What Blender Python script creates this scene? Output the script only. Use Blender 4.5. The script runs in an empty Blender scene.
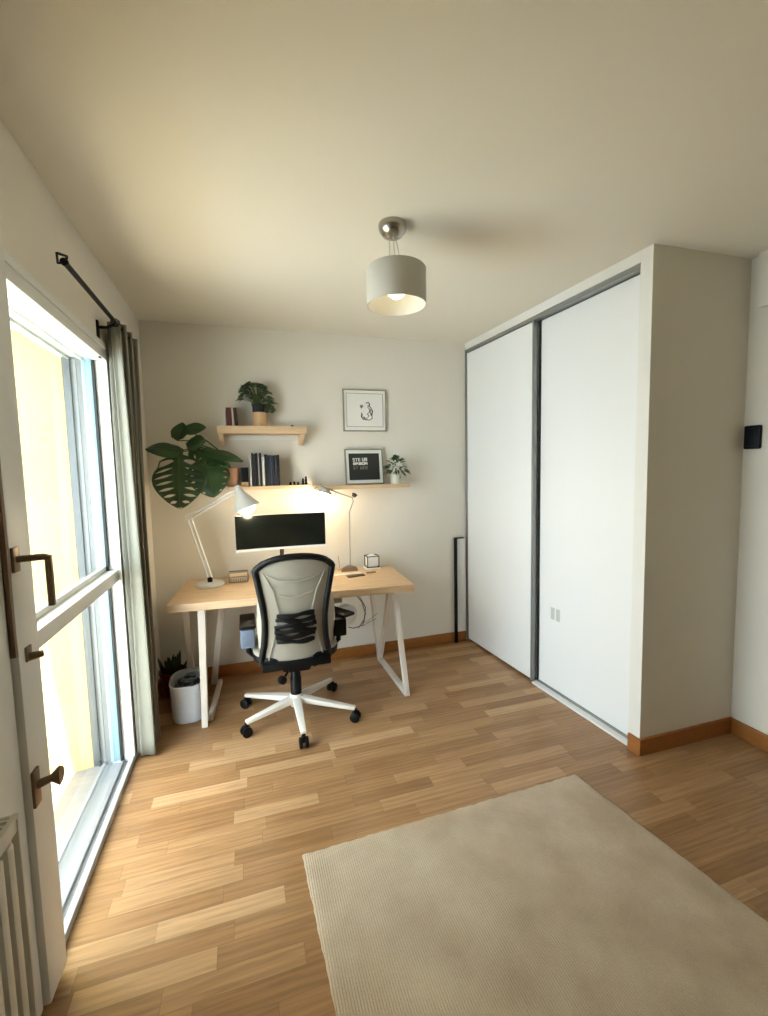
import bpy, bmesh, math, random
from mathutils import Vector, Matrix, Euler
random.seed(7)
PI = math.pi
sc = bpy.context.scene
COL = sc.collection
V = Vector

# ------------------------------------------------------------------ helpers
def lin(c):
    return tuple(((v/255)/12.92 if v/255 <= .04045 else ((v/255+.055)/1.055)**2.4) for v in c) + (1,)

def mat(name, rgb, rough=.6, metal=0., bump=0., bscale=60., vary=0., vscale=8., emit=0., spec=.5, stretch=(1,1,1), sheen=0.):
    m = bpy.data.materials.new(name); m.use_nodes = True
    nt = m.node_tree; b = nt.nodes['Principled BSDF']
    b.inputs['Base Color'].default_value = lin(rgb)
    b.inputs['Roughness'].default_value = rough
    b.inputs['Metallic'].default_value = metal
    b.inputs['Specular IOR Level'].default_value = spec
    if sheen: b.inputs['Sheen Weight'].default_value = sheen
    tc = nt.nodes.new('ShaderNodeTexCoord'); mp = nt.nodes.new('ShaderNodeMapping')
    mp.inputs['Scale'].default_value = stretch
    nt.links.new(tc.outputs['Object'], mp.inputs['Vector'])
    if vary:
        n = nt.nodes.new('ShaderNodeTexNoise'); n.inputs['Scale'].default_value = vscale; n.inputs['Detail'].default_value = 4
        nt.links.new(mp.outputs[0], n.inputs['Vector'])
        r = nt.nodes.new('ShaderNodeMapRange'); r.inputs['From Min'].default_value = .3; r.inputs['From Max'].default_value = .7
        r.inputs['To Min'].default_value = 1-vary; r.inputs['To Max'].default_value = 1+vary*.5
        nt.links.new(n.outputs['Fac'], r.inputs['Value'])
        x = nt.nodes.new('ShaderNodeVectorMath'); x.operation = 'SCALE'
        x.inputs[0].default_value = lin(rgb)[:3]; nt.links.new(r.outputs[0], x.inputs['Scale'])
        nt.links.new(x.outputs[0], b.inputs['Base Color'])
    if bump:
        n2 = nt.nodes.new('ShaderNodeTexNoise'); n2.inputs['Scale'].default_value = bscale; n2.inputs['Detail'].default_value = 3
        nt.links.new(mp.outputs[0], n2.inputs['Vector'])
        bp = nt.nodes.new('ShaderNodeBump'); bp.inputs['Strength'].default_value = bump; bp.inputs['Distance'].default_value = .003
        nt.links.new(n2.outputs['Fac'], bp.inputs['Height']); nt.links.new(bp.outputs[0], b.inputs['Normal'])
    if emit:
        b.inputs['Emission Color'].default_value = lin(rgb); b.inputs['Emission Strength'].default_value = emit
    return m

class B:
    """collects shapes in one bmesh; mi = index of the material slot"""
    def __init__(s): s.bm = bmesh.new()
    def _mi(s, faces, mi):
        for f in faces: f.material_index = mi
    def box(s, lo, hi, bev=0., mi=0, rot=None, piv=None):
        lo, hi = V(lo), V(hi); c = (lo+hi)/2; d = hi-lo
        r = bmesh.ops.create_cube(s.bm, size=1)
        vs = r['verts']
        for v in vs: v.co = V((v.co.x*d.x, v.co.y*d.y, v.co.z*d.z)) + c
        fs = list({f for v in vs for f in v.link_faces}); s._mi(fs, mi)
        if bev:
            es = list({e for v in vs for e in v.link_edges})
            rr = bmesh.ops.bevel(s.bm, geom=es, offset=min(bev, min(d)*.45), segments=2, affect='EDGES', profile=.6)
            s._mi(rr['faces'], mi); vs = list({v for f in rr['faces'] for v in f.verts} | {v for v in vs if v.is_valid})
        if rot is not None:
            bmesh.ops.rotate(s.bm, verts=vs, cent=V(piv) if piv is not None else c, matrix=Euler(rot).to_matrix())
        return s
    def tube(s, pts, r, n=10, mi=0, cap=True, flat=1., up=(0,0,1), smooth=True):
        pts = [V(p) for p in pts]; rs = r if isinstance(r, (list, tuple)) else [r]*len(pts)
        rings = []; N = len(pts)
        for i, p in enumerate(pts):
            t = (pts[min(i+1, N-1)] - pts[max(i-1, 0)]).normalized()
            u = V(up)
            if abs(t.dot(u)) > .95: u = V((0,1,0)) if abs(t.y) < .9 else V((1,0,0))
            a = t.cross(u).normalized(); b = a.cross(t).normalized()
            rings.append([s.bm.verts.new(p + a*math.cos(2*PI*k/n)*rs[i] + b*math.sin(2*PI*k/n)*rs[i]*flat) for k in range(n)])
        fs = []
        for i in range(N-1):
            for k in range(n):
                fs.append(s.bm.faces.new((rings[i][k], rings[i][(k+1)%n], rings[i+1][(k+1)%n], rings[i+1][k])))
        if cap:
            fs.append(s.bm.faces.new(rings[0][::-1])); fs.append(s.bm.faces.new(rings[-1]))
        for f in fs: f.smooth = smooth; f.material_index = mi
        return s
    def bar(s, p, q, w, h, mi=0, up=(0,0,1), w2=None, h2=None, bev=.003):
        """rectangular bar from p to q, w across, h along up"""
        p, q = V(p), V(q); t = (q-p).normalized(); u = V(up)
        if abs(t.dot(u)) > .97: u = V((0,1,0))
        a = t.cross(u).normalized(); b = a.cross(t).normalized()
        w2 = w if w2 is None else w2; h2 = h if h2 is None else h2
        vs = []
        for c, ww, hh in ((p, w, h), (q, w2, h2)):
            for sx, sy in ((-1,-1),(1,-1),(1,1),(-1,1)):
                vs.append(s.bm.verts.new(c + a*ww/2*sx + b*hh/2*sy))
        F = [(3,2,1,0),(4,5,6,7),(0,1,5,4),(1,2,6,5),(2,3,7,6),(3,0,4,7)]
        fs = [s.bm.faces.new([vs[i] for i in f]) for f in F]; s._mi(fs, mi)
        if bev:
            es = list({e for v in vs for e in v.link_edges})
            rr = bmesh.ops.bevel(s.bm, geom=es, offset=bev, segments=2, affect='EDGES', profile=.6); s._mi(rr['faces'], mi)
        return s
    def lathe(s, prof, c=(0,0,0), n=32, mi=0, sx=1., sy=1., M=None, smooth=True):
        c = V(c); rings = []
        for (r, z) in prof:
            ring = []
            for k in range(n):
                p = V((r*math.cos(2*PI*k/n)*sx, r*math.sin(2*PI*k/n)*sy, z))
                if M is not None: p = M @ p
                ring.append(s.bm.verts.new(p + c))
            rings.append(ring)
        fs = []
        for i in range(len(rings)-1):
            for k in range(n):
                fs.append(s.bm.faces.new((rings[i][k], rings[i][(k+1)%n], rings[i+1][(k+1)%n], rings[i+1][k])))
        shut = tuple(prof[0]) == tuple(prof[-1])
        if prof[0][0] > 1e-6 and not shut: fs.append(s.bm.faces.new(rings[0][::-1]))
        if prof[-1][0] > 1e-6 and not shut: fs.append(s.bm.faces.new(rings[-1]))
        for f in fs: f.smooth = smooth; f.material_index = mi
        for i in (0, -1):
            if prof[i][0] <= 1e-6: bmesh.ops.remove_doubles(s.bm, verts=rings[i], dist=1e-5)
        return s
    def grid(s, fn, nu, nv, mi=0, smooth=True, closed=False):
        vs = [[s.bm.verts.new(V(fn(i/nu, j/nv))) for i in range(nu+1)] for j in range(nv+1)]
        for j in range(nv):
            for i in range(nu):
                f = s.bm.faces.new((vs[j][i], vs[j][i+1], vs[j+1][i+1], vs[j+1][i])); f.smooth = smooth; f.material_index = mi
        return s
    def prism(s, poly, fn0, fn1, mi=0):
        """extrude a 2D outline between two mapping functions"""
        a = [s.bm.verts.new(V(fn0(*p))) for p in poly]; b = [s.bm.verts.new(V(fn1(*p))) for p in poly]
        n = len(poly); fs = [s.bm.faces.new(a[::-1]), s.bm.faces.new(b)]
        for i in range(n): fs.append(s.bm.faces.new((a[i], a[(i+1)%n], b[(i+1)%n], b[i])))
        s._mi(fs, mi); return s
    def build(s, name, m, parent=None, world=False, solid=0., center=True):
        bmesh.ops.recalc_face_normals(s.bm, faces=s.bm.faces)
        off = V((0,0,0))
        if parent is None or True:
            if parent is not None and world:
                M = parent.matrix_basis.copy(); q = parent.parent
                while q: M = q.matrix_basis @ M; q = q.parent
                bmesh.ops.transform(s.bm, matrix=M.inverted(), verts=s.bm.verts)
            xs = [v.co for v in s.bm.verts]
            lo = V([min(v[i] for v in xs) for i in range(3)]); hi = V([max(v[i] for v in xs) for i in range(3)])
            if parent is None:
                off = V(((lo.x+hi.x)/2, (lo.y+hi.y)/2, lo.z))
                bmesh.ops.translate(s.bm, verts=s.bm.verts, vec=-off)
        me = bpy.data.meshes.new(name); s.bm.to_mesh(me); s.bm.free()
        for mm in (m if isinstance(m, (list, tuple)) else [m]): me.materials.append(mm)
        me.set_sharp_from_angle(angle=.7)
        o = bpy.data.objects.new(name, me); COL.objects.link(o); o.location = off
        if parent is not None: o.parent = parent
        if solid:
            md = o.modifiers.new('s', 'SOLIDIFY'); md.thickness = solid; md.offset = 0
        return o

def tag(o, label=None, cat=None, group=None, kind=None):
    if label: o['label'] = label
    if cat: o['category'] = cat
    if group: o['group'] = group
    if kind: o['kind'] = kind
    return o

def thing(name, label, cat, loc, rz=0., group=None, kind=None):
    o = bpy.data.objects.new(name, None); COL.objects.link(o)
    o.empty_display_size = .1; o.location = loc; o.rotation_euler = (0,0,rz)
    return tag(o, label, cat, group, kind)

def struct(name, b, m, **k):
    return tag(b.build(name, m, **k), kind='structure')

def copy_tree(o, parent=None):
    c = o.copy(); COL.objects.link(c)
    if parent: c.parent = parent
    for ch in list(o.children):
        copy_tree(ch, c)
    return c

# ------------------------------------------------------------------ room numbers
XL, XR, YB, H = -.616, 2.497, 3.3455, 2.5
YN = -1.3                     # wall behind the camera
WC = V((1.773, YB, 0)); WE = V((1.865, 1.663, 0))     # wardrobe front: back end, near end
WD = (WE-WC).normalized(); WN = V((WD.y, -WD.x, 0)).normalized()   # WN points into the room (-x)
if WN.x > 0: WN = -WN
WL = (WE-WC).length
def wp(s, n, z): return WC + WD*s + WN*n + V((0,0,z))
def wbox(b, s0, s1, n0, n1, z0, z1, mi=0):
    vs = [b.bm.verts.new(wp(s, n, z)) for z in (z0, z1) for (s, n) in ((s0,n0),(s1,n0),(s1,n1),(s0,n1))]
    fs = [b.bm.faces.new([vs[i] for i in f]) for f in ((3,2,1,0),(4,5,6,7),(0,1,5,4),(1,2,6,5),(2,3,7,6),(3,0,4,7))]
    for f in fs: f.material_index = mi
    es = list({e for v in vs for e in v.link_edges})
    rr = bmesh.ops.bevel(b.bm, geom=es, offset=.0015, segments=1, affect='EDGES')
    for f in rr['faces']: f.material_index = mi

# ------------------------------------------------------------------ materials
M_wall = mat('wall_paint', (226,220,207), .85, bump=.25, bscale=90, vary=.02, vscale=2)
M_wallw = mat('wall_paint_white', (228,226,220), .85, bump=.2, bscale=90)
M_ceil = mat('ceiling_paint', (226,219,203), .9, bump=.15, bscale=60)
M_white = mat('white_lacquer', (230,230,228), .4)
M_frame = mat('window_frame_white', (222,222,218), .4)
M_door = mat('wardrobe_door_white', (232,233,232), .42)
M_alu = mat('aluminium_grey', (150,152,150), .35, metal=.7)
M_dark = mat('dark_gap', (22,22,22), .6)
M_base = mat('oak_baseboard', (156,98,44), .45, vary=.18, vscale=14, stretch=(1,1,6))
M_pine = mat('pale_pine', (216,186,148), .5, vary=.08, vscale=10, stretch=(1,6,10))
M_desk = mat('birch_desk', (206,174,136), .42, vary=.18, vscale=6, stretch=(1,9,9))
M_black = mat('black_plastic', (6,6,6), .5, spec=.25)
M_bronze = mat('bronze_metal', (122,102,82), .35, metal=.75)
M_iron = mat('black_iron', (8,7,7), .5, spec=.25)
M_chrome = mat('satin_nickel', (176,170,160), .25, metal=1.)
M_curtain = mat('linen_curtain', (122,120,107), .95, bump=.5, bscale=260, vary=.05, vscale=40, stretch=(1,1,.3))
M_mesh = mat('chair_mesh_fabric', (148,141,127), .9, bump=.6, bscale=500, vary=.06, vscale=6)
M_shell = mat('beige_shell', (160,151,135), .6, bump=.1, bscale=200)
M_legw = mat('chair_white_plastic', (222,214,202), .4)
M_bluegrey = mat('bluegrey_plastic', (96,106,122), .5)
M_leg = mat('white_painted_wood', (222,212,200), .5, vary=.04, vscale=9)
M_binw = mat('bin_white', (214,220,228), .35)
M_leafd = mat('leaf_dark_green', (44,76,36), .4, vary=.3, vscale=12)
M_leafm = mat('leaf_mid_green', (62,92,40), .45, vary=.3, vscale=14)
M_leafv = mat('leaf_variegated', (92,114,80), .5, vary=.75, vscale=70)
M_stem = mat('plant_stem', (74,92,44), .5)
M_terra = mat('terracotta', (206,156,122), .7, vary=.08, vscale=20)
M_redpot = mat('red_glaze', (128,34,24), .35)
M_soil = mat('soil', (36,26,20), .95, bump=1, bscale=120)
M_screen = mat('screen_glass', (14,18,15), .18)
M_paper = mat('paper_white', (232,230,222), .8)
M_shade = mat('lamp_shade_white', (196,193,182), .7)
M_bulb = mat('bulb_glow', (255,244,214), .4, emit=9)
M_bulb2 = mat('ceiling_bulb_glow', (255,240,205), .4, emit=3.2)
M_yellow = mat('yellow_render', (190,170,112), .95, bump=1, bscale=40, vary=.05, vscale=20)
M_tile = mat('balcony_tile', (130,129,126), .6, vary=.05, vscale=4)
M_rad = mat('radiator_enamel', (206,202,190), .4)
M_phone = mat('brown_leather', (74,52,34), .5)
M_darkwood = mat('brown_base', (120,96,72), .5)
M_cardb = mat('kraft_wood', (202,164,118), .55, vary=.06, vscale=20)

def parquet():
    m = bpy.data.materials.new('oak_parquet'); m.use_nodes = True
    nt = m.node_tree; N = nt.nodes.new; L = nt.links.new; b = nt.nodes['Principled BSDF']
    tc = N('ShaderNodeTexCoord'); sp = N('ShaderNodeSeparateXYZ'); L(tc.outputs['Object'], sp.inputs[0])
    def mth(op, a, c=None, d=None):
        n = N('ShaderNodeMath'); n.operation = op
        for i, x in enumerate((a, c, d)):
            if x is None: continue
            if isinstance(x, (int, float)): n.inputs[i].default_value = x
            else: L(x, n.inputs[i])
        return n.outputs[0]
    RW = .0705
    yy = mth('DIVIDE', sp.outputs['Y'], RW); row = mth('FLOOR', yy); fy = mth('FRACT', yy)
    wn = N('ShaderNodeTexWhiteNoise'); wn.noise_dimensions = '1D'; L(row, wn.inputs['W'])
    wl = N('ShaderNodeTexWhiteNoise'); wl.noise_dimensions = '1D'; L(mth('ADD', row, 77.3), wl.inputs['W'])
    ln = mth('ADD', mth('MULTIPLY', wl.outputs['Value'], .16), .36)
    xx = mth('DIVIDE', mth('ADD', sp.outputs['X'], mth('MULTIPLY', wn.outputs['Value'], 3.7)), ln)
    colm = mth('FLOOR', xx); fx = mth('FRACT', xx)
    cv = N('ShaderNodeCombineXYZ'); L(row, cv.inputs[0]); L(colm, cv.inputs[1])
    w2 = N('ShaderNodeTexWhiteNoise'); w2.noise_dimensions = '2D'; L(cv.outputs[0], w2.inputs['Vector'])
    # grain
    gx = mth('ADD', mth('MULTIPLY', sp.outputs['X'], 2.2), mth('MULTIPLY', w2.outputs['Value'], 40))
    gy = mth('ADD', mth('MULTIPLY', sp.outputs['Y'], 34), mth('MULTIPLY', w2.outputs['Value'], 17))
    gv = N('ShaderNodeCombineXYZ'); L(gx, gv.inputs[0]); L(gy, gv.inputs[1])
    g = N('ShaderNodeTexNoise'); g.inputs['Scale'].default_value = 2.2; g.inputs['Detail'].default_value = 6; g.inputs['Distortion'].default_value = .9
    L(gv.outputs[0], g.inputs['Vector'])
    g2 = N('ShaderNodeTexWave'); g2.inputs['Scale'].default_value = .35; g2.inputs['Distortion'].default_value = 9; g2.inputs['Detail'].default_value = 3; g2.bands_direction = 'Y'
    L(gv.outputs[0], g2.inputs['Vector'])
    cr = N('ShaderNodeValToRGB'); L(w2.outputs['Value'], cr.inputs[0])
    e = cr.color_ramp.elements; e[0].position = 0; e[0].color = lin((142,105,68)); e[1].position = 1; e[1].color = lin((186,150,110))
    for p, c in ((.3,(152,114,76)), (.6,(159,121,82)), (.88,(168,131,92))):
        x = cr.color_ramp.elements.new(p); x.color = lin(c)
    k = mth('ADD', mth('MULTIPLY', mth('SUBTRACT', g.outputs['Fac'], .5), .85), mth('ADD', mth('MULTIPLY', g2.outputs['Fac'], .16), .92))
    vm = N('ShaderNodeVectorMath'); vm.operation = 'SCALE'; L(cr.outputs[0], vm.inputs[0]); L(k, vm.inputs['Scale'])
    ex = mth('MULTIPLY', mth('MINIMUM', fx, mth('SUBTRACT', 1, fx)), ln)
    ey = mth('MULTIPLY', mth('MINIMUM', fy, mth('SUBTRACT', 1, fy)), RW)
    ed = mth('MINIMUM', ex, ey)
    mr = N('ShaderNodeMapRange'); L(ed, mr.inputs['Value']); mr.inputs['From Max'].default_value = .0016; mr.inputs['To Min'].default_value = .68
    v2 = N('ShaderNodeVectorMath'); v2.operation = 'SCALE'; L(vm.outputs[0], v2.inputs[0]); L(mr.outputs[0], v2.inputs['Scale'])
    L(v2.outputs[0], b.inputs['Base Color'])
    b.inputs['Specular IOR Level'].default_value = .5
    r = N('ShaderNodeMapRange'); L(g.outputs['Fac'], r.inputs['Value']); r.inputs['To Min'].default_value = .3; r.inputs['To Max'].default_value = .46; L(r.outputs[0], b.inputs['Roughness'])
    bp = N('ShaderNodeBump'); bp.inputs['Strength'].default_value = .25; bp.inputs['Distance'].default_value = .001
    L(mth('ADD', mth('MULTIPLY', g.outputs['Fac'], .4), mr.outputs[0]), bp.inputs['Height']); L(bp.outputs[0], b.inputs['Normal'])
    return m
M_floor = parquet()

def rug_mat():
    m = bpy.data.materials.new('beige_ribbed_wool'); m.use_nodes = True
    nt = m.node_tree; N = nt.nodes.new; L = nt.links.new; b = nt.nodes['Principled BSDF']
    tc = N('ShaderNodeTexCoord')
    mp = N('ShaderNodeMapping'); L(tc.outputs['Object'], mp.inputs[0])
    n = N('ShaderNodeTexNoise'); n.inputs['Scale'].default_value = 5; n.inputs['Detail'].default_value = 5; L(mp.outputs[0], n.inputs['Vector'])
    n3 = N('ShaderNodeTexNoise'); n3.inputs['Scale'].default_value = 260; n3.inputs['Detail'].default_value = 2; L(mp.outputs[0], n3.inputs['Vector'])
    w = N('ShaderNodeTexWave'); w.bands_direction = 'X'; w.inputs['Scale'].default_value = 38; w.inputs['Distortion'].default_value = 1.6; w.inputs['Detail'].default_value = 3; w.inputs['Detail Scale'].default_value = 6
    L(mp.outputs[0], w.inputs['Vector'])
    cr = N('ShaderNodeValToRGB'); L(n.outputs['Fac'], cr.inputs[0]); e = cr.color_ramp.elements
    e[0].position = .36; e[0].color = lin((182,164,143)); e[1].position = .66; e[1].color = lin((202,186,165))
    mx = N('ShaderNodeMath'); mx.operation = 'MULTIPLY_ADD'; L(w.outputs['Fac'], mx.inputs[0]); mx.inputs[1].default_value = .10; mx.inputs[2].default_value = .80
    m2 = N('ShaderNodeMath'); m2.operation = 'MULTIPLY_ADD'; L(n3.outputs['Fac'], m2.inputs[0]); m2.inputs[1].default_value = .3; L(mx.outputs[0], m2.inputs[2])
    vm = N('ShaderNodeVectorMath'); vm.operation = 'SCALE'; L(cr.outputs[0], vm.inputs[0]); L(m2.outputs[0], vm.inputs['Scale']); L(vm.outputs[0], b.inputs['Base Color'])
    b.inputs['Roughness'].default_value = .98; b.inputs['Specular IOR Level'].default_value = .1
    bp = N('ShaderNodeBump'); bp.inputs['Strength'].default_value = .5; bp.inputs['Distance'].default_value = .003
    ad = N('ShaderNodeMath'); ad.operation = 'ADD'; L(w.outputs['Fac'], ad.inputs[0]); L(n3.outputs['Fac'], ad.inputs[1])
    L(ad.outputs[0], bp.inputs['Height']); L(bp.outputs[0], b.inputs['Normal'])
    return m
M_rug = rug_mat()

def glass_mat(name, tint, rough=0.):
    m = bpy.data.materials.new(name); m.use_nodes = True
    nt = m.node_tree; nt.nodes.remove(nt.nodes['Principled BSDF'])
    out = nt.nodes['Material Output']
    t = nt.nodes.new('ShaderNodeBsdfTransparent'); t.inputs[0].default_value = lin(tint)
    g = nt.nodes.new('ShaderNodeBsdfGlossy'); g.inputs['Roughness'].default_value = rough
    lw = nt.nodes.new('ShaderNodeLayerWeight'); lw.inputs['Blend'].default_value = .5
    pw = nt.nodes.new('ShaderNodeMath'); pw.operation = 'POWER'; nt.links.new(lw.outputs['Facing'], pw.inputs[0]); pw.inputs[1].default_value = 5.
    f = nt.nodes.new('ShaderNodeMath'); f.operation = 'MULTIPLY_ADD'; nt.links.new(pw.outputs[0], f.inputs[0]); f.inputs[1].default_value = .9; f.inputs[2].default_value = .03
    mx = nt.nodes.new('ShaderNodeMixShader')
    nt.links.new(f.outputs[0], mx.inputs[0]); nt.links.new(t.outputs[0], mx.inputs[1]); nt.links.new(g.outputs[0], mx.inputs[2])
    nt.links.new(mx.outputs[0], out.inputs[0]); return m
M_glass = glass_mat('clear_glass', (250,252,251))
M_cyan = mat('pale_blue_glass_edge', (140,168,174), .3, spec=.5)

# ------------------------------------------------------------------ SHELL
T = .2
b = B(); b.box((XL-.01, YN-T, -T), (XR+T, YB+T, 0)); struct('floor', b, M_floor)
b = B(); b.box((XL-T, YN-T, H), (XR+T, YB+T, H+T)); struct('ceiling', b, M_ceil)
b = B(); b.box((XL-T, YB, -.1), (XR+T, YB+T, H)); struct('wall_back', b, M_wall)
b = B(); b.box((XL-T, YN-T, -.1), (XR+T, YN, H)); struct('wall_front', b, M_wall)
b = B(); b.box((XR, YN, -.1), (XR+T, YB, H)); struct('wall_right', b, M_wall)
WY0, WY1, WZ = 1.30, 2.565, 2.075       # opening in the left wall
b = B()
b.box((XL-T, YN, -.1), (XL, WY0, H)); b.box((XL-T, WY1, -.1), (XL, YB, H)); b.box((XL-T, WY0, WZ), (XL, WY1, H))
struct('wall_left', b, M_wall)
# closet enclosure: side wall facing the camera, header, near jamb
sideN = V((XR, 1.6525, 0))
b = B()
poly = [(WE.x, WE.y), (XR+.02, sideN.y), (XR+.02, sideN.y+.07), (WE.x-.0, WE.y+.07)]
b.prism(poly, lambda x,y:(x,y,0), lambda x,y:(x,y,H))
struct('wall_closet_side', b, M_wall)
b = B()
ND = WL-.066                                           # doors end here, white jamb after it
wbox(b, ND, WL-.0, -.07, .0, 0, H)
struct('trim_1', b, M_wallw)
b = B(); wbox(b, 0.002, ND, -.10, .0, 2.445, H)
struct('trim_2', b, M_wallw)
b = B(); b.box((XR-.03, .0, 2.24), (XR+.01, 1.60, H)); struct('trim_3', b, M_wall)

# baseboards
bh, bt = .085, .014
b = B(); b.box((XL+.002, YB-bt, 0), (1.66, YB, bh), .003); b.box((1.66, YB-bt, 0), (WC.x-.004, YB, bh), .003); struct('baseboard_back', b, M_base)
b = B()
wbox(b, ND+.005, WL+bt, .0, bt, 0, bh); struct('baseboard_jamb', b, M_base)
b = B(); poly = [(WE.x, WE.y-bt), (XR, sideN.y-bt), (XR, sideN.y), (WE.x, WE.y)]
b.prism(poly, lambda x,y:(x,y,0), lambda x,y:(x,y,bh)); struct('baseboard_closet', b, M_base)
b = B(); b.box((XR-bt, YN, 0), (XR, sideN.y-bt, bh), .003); struct('baseboard_right', b, M_base)
b = B(); b.box((XL, 2.64, 0), (XL+bt, YB-bt, bh), .003); b.box((XL, YN, 0), (XL+bt, WY0-.1, bh), .003); struct('baseboard_left', b, M_base)

# ------------------------------------------------------------------ WARDROBE
wr = thing('sliding_wardrobe', 'tall built-in wardrobe with two plain white sliding doors', 'wardrobe', wp(ND/2, -.05, 0))
SM = .836                                              # where the doors meet (distance from back corner)
b = B(); wbox(b, .028, SM, -.034, -.008, .022, 2.415)
d1 = b.build('door', M_door, wr, world=True)
b = B(); wbox(b, .004, .026, -.036, -.002, .015, 2.42); b.build('profile_or_gap_shade', M_alu, d1, world=True)
b = B(); wbox(b, SM, SM+.014, -.036, -.002, .015, 2.42); b.build('profile_or_gap_shade', M_alu, d1, world=True)
b = B(); wbox(b, SM-.05, ND-.006, -.078, -.052, .022, 2.415)
d2 = b.build('door', M_door, wr, world=True)
b = B(); wbox(b, SM+.016, SM+.032, -.052, -.044, .015, 2.42); b.build('profile_or_gap_shade', M_dark, d2, world=True)  # dark strip: painted shade of the gap between the two doors
for k in (0, 1):
    b = B(); wbox(b, .978+k*.048, 1.010+k*.048, -.052, -.0505, .485, .565); tag(b.build('sticker', mat('pale_sticker', (188,196,190), .7), d2, world=True), 'small grey sticker')
b = B(); wbox(b, .004, ND, -.085, -.002, 2.42, 2.444); b.build('top_track', M_alu, wr, world=True)
b = B(); wbox(b, SM+.02, ND, -.045, .0, .0, .014); wbox(b, SM+.02, ND, -.05, -.036, .014, .022, 1)
b.build('bottom_track', [M_white, M_alu], wr, world=True)
b = B(); wbox(b, .03, ND-.01, -.13, -.12, .02, 2.41); b.build('gap_shade_sheet', M_dark, wr, world=True)  # added dark sheet close behind the doors, stands in for shade in their gap

# ------------------------------------------------------------------ WINDOW / BALCONY DOOR
wn_ = thing('window_1', 'tall white balcony window with a waist-high crossbar', 'window', (XL, 1.9, 0), kind='structure')
b = B()
b.box((XL-.05, 2.475, .0), (XL+.012, WY1, WZ), .004)           # far jamb
b.box((XL-.05, WY0, 2.03), (XL+.012, 2.475, WZ), .004)        # head
b.box((XL+.001, WY1, 0), (XL+.016, WY1+.03, WZ+.03), .002)     # casing
b.box((XL+.001, WY0, WZ), (XL+.016, WY1+.03, WZ+.03), .002)
b.build('window_frame', M_frame, wn_, world=True)
b = B(); b.box((XL-.075, 1.43, .955), (XL-.002, 2.475, 1.012), .006); b.box((XL-.07, 1.43, 1.012), (XL-.052, 2.475, 1.035), .003)
b.build('crossbar', M_frame, wn_, world=True)
b = B()
b.box((XL-.012, WY0, -.005), (XL+.010, 2.475, .030), .004)
b.build('sill', mat('sill_grey_white', (176,178,176), .5), wn_, world=True)
b = B()
b.box((XL-.20, WY0, -.02), (XL-.012, 2.475, .012), .002)
for x in (.035, .12): b.box((XL-x-.012, WY0, .012), (XL-x, 2.475, .024), .002)
b.build('sill_track', mat('sill_aluminium', (128,131,134), .55), wn_, world=True)
for z0, z1 in ((.035, .955), (1.035, 2.03)):
    b = B(); b.box((XL-.064, 1.43, z0), (XL-.060, 2.475, z1)); b.build('pane', M_glass, wn_, world=True)
# stacked outer sash profiles at the far jamb
b = B(); b.box((XL-.037-.014, 2.462, .02), (XL-.04-.0, 2.476, 2.03)); b.build('seal', M_dark, wn_, world=True)
b = B(); b.box((-.712, 2.47, .02), (-.668, 2.50, 2.06), .003); b.build('outer_glass_edge', M_cyan, wn_, world=True)
b = B(); b.box((-.79, 2.474, .0), (-.712, 2.52, 2.06), .004)
for x in (-.735, -.76): b.box((x-.006, 2.466, .0), (x+.003, 2.476, 2.06), .001)
b.build('outer_sash_profile', mat('outer_sash_grey', (84,88,90), .5, metal=.2), wn_, world=True)
b = B(); b.box((XL-.19, WY0, 2.04), (XL-.05, 2.5, WZ-.003), .003)
for x in (.09, .14): b.box((XL-x-.01, WY0, 2.028), (XL-x, 2.47, 2.041), .001)
b.build('top_track', mat('track_pale', (186,190,186), .5), wn_, world=True)

# near leaf with its handle
lf = thing('window_2', 'white closed leaf of the balcony window with bronze handle', 'window', (XL, 1.36, .03), kind='structure')
b = B(); b.box((XL-.06, 1.315, .03), (XL+.045, 1.432, 2.125), .006); b.box((XL-.05, 1.19, .03), (XL+.03, 1.309, 2.125), .006); b.box((XL-.05, 1.1,.72),(XL+.02,1.185,2.125),.004)
b.build('sash', M_frame, lf, world=True)
b = B(); b.tube([(XL+.036, 1.312, 1.02), (XL+.036, 1.312, 2.05)], .009, 8); b.build('locking_rod', M_bronze, lf, world=True)
b = B(); b.box((XL+.044, 1.318, 1.235), (XL+.052, 1.35, 1.30), .003)
b.tube([(XL+.05, 1.334, 1.268), (XL+.102, 1.352, 1.268), (XL+.118, 1.352, 1.262)], .009, 10)
b.bar((XL+.113, 1.352, 1.272), (XL+.113, 1.352, 1.135), .016, .014, up=(0,1,0), bev=.004)
b.build('handle', M_bronze, lf, world=True)
b = B(); b.tube([(XL+.046, 1.36, 1.0), (XL+.075, 1.375, 1.0)], [.012,.009], 10); b.box((XL+.044,1.345,.99),(XL+.05,1.375,1.03),.002); b.build('rod_guide', M_bronze, lf, world=True)
b = B(); b.box((XL+.044, 1.315, .60), (XL+.052, 1.352, .70), .004)
b.tube([(XL+.05, 1.335, .655), (XL+.078, 1.345, .66), (XL+.096, 1.352, .66), (XL+.10, 1.352, .66)], [.012,.010,.026,.022], 14)
b.build('knob', M_bronze, lf, world=True)

lf.location.y += .018

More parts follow.
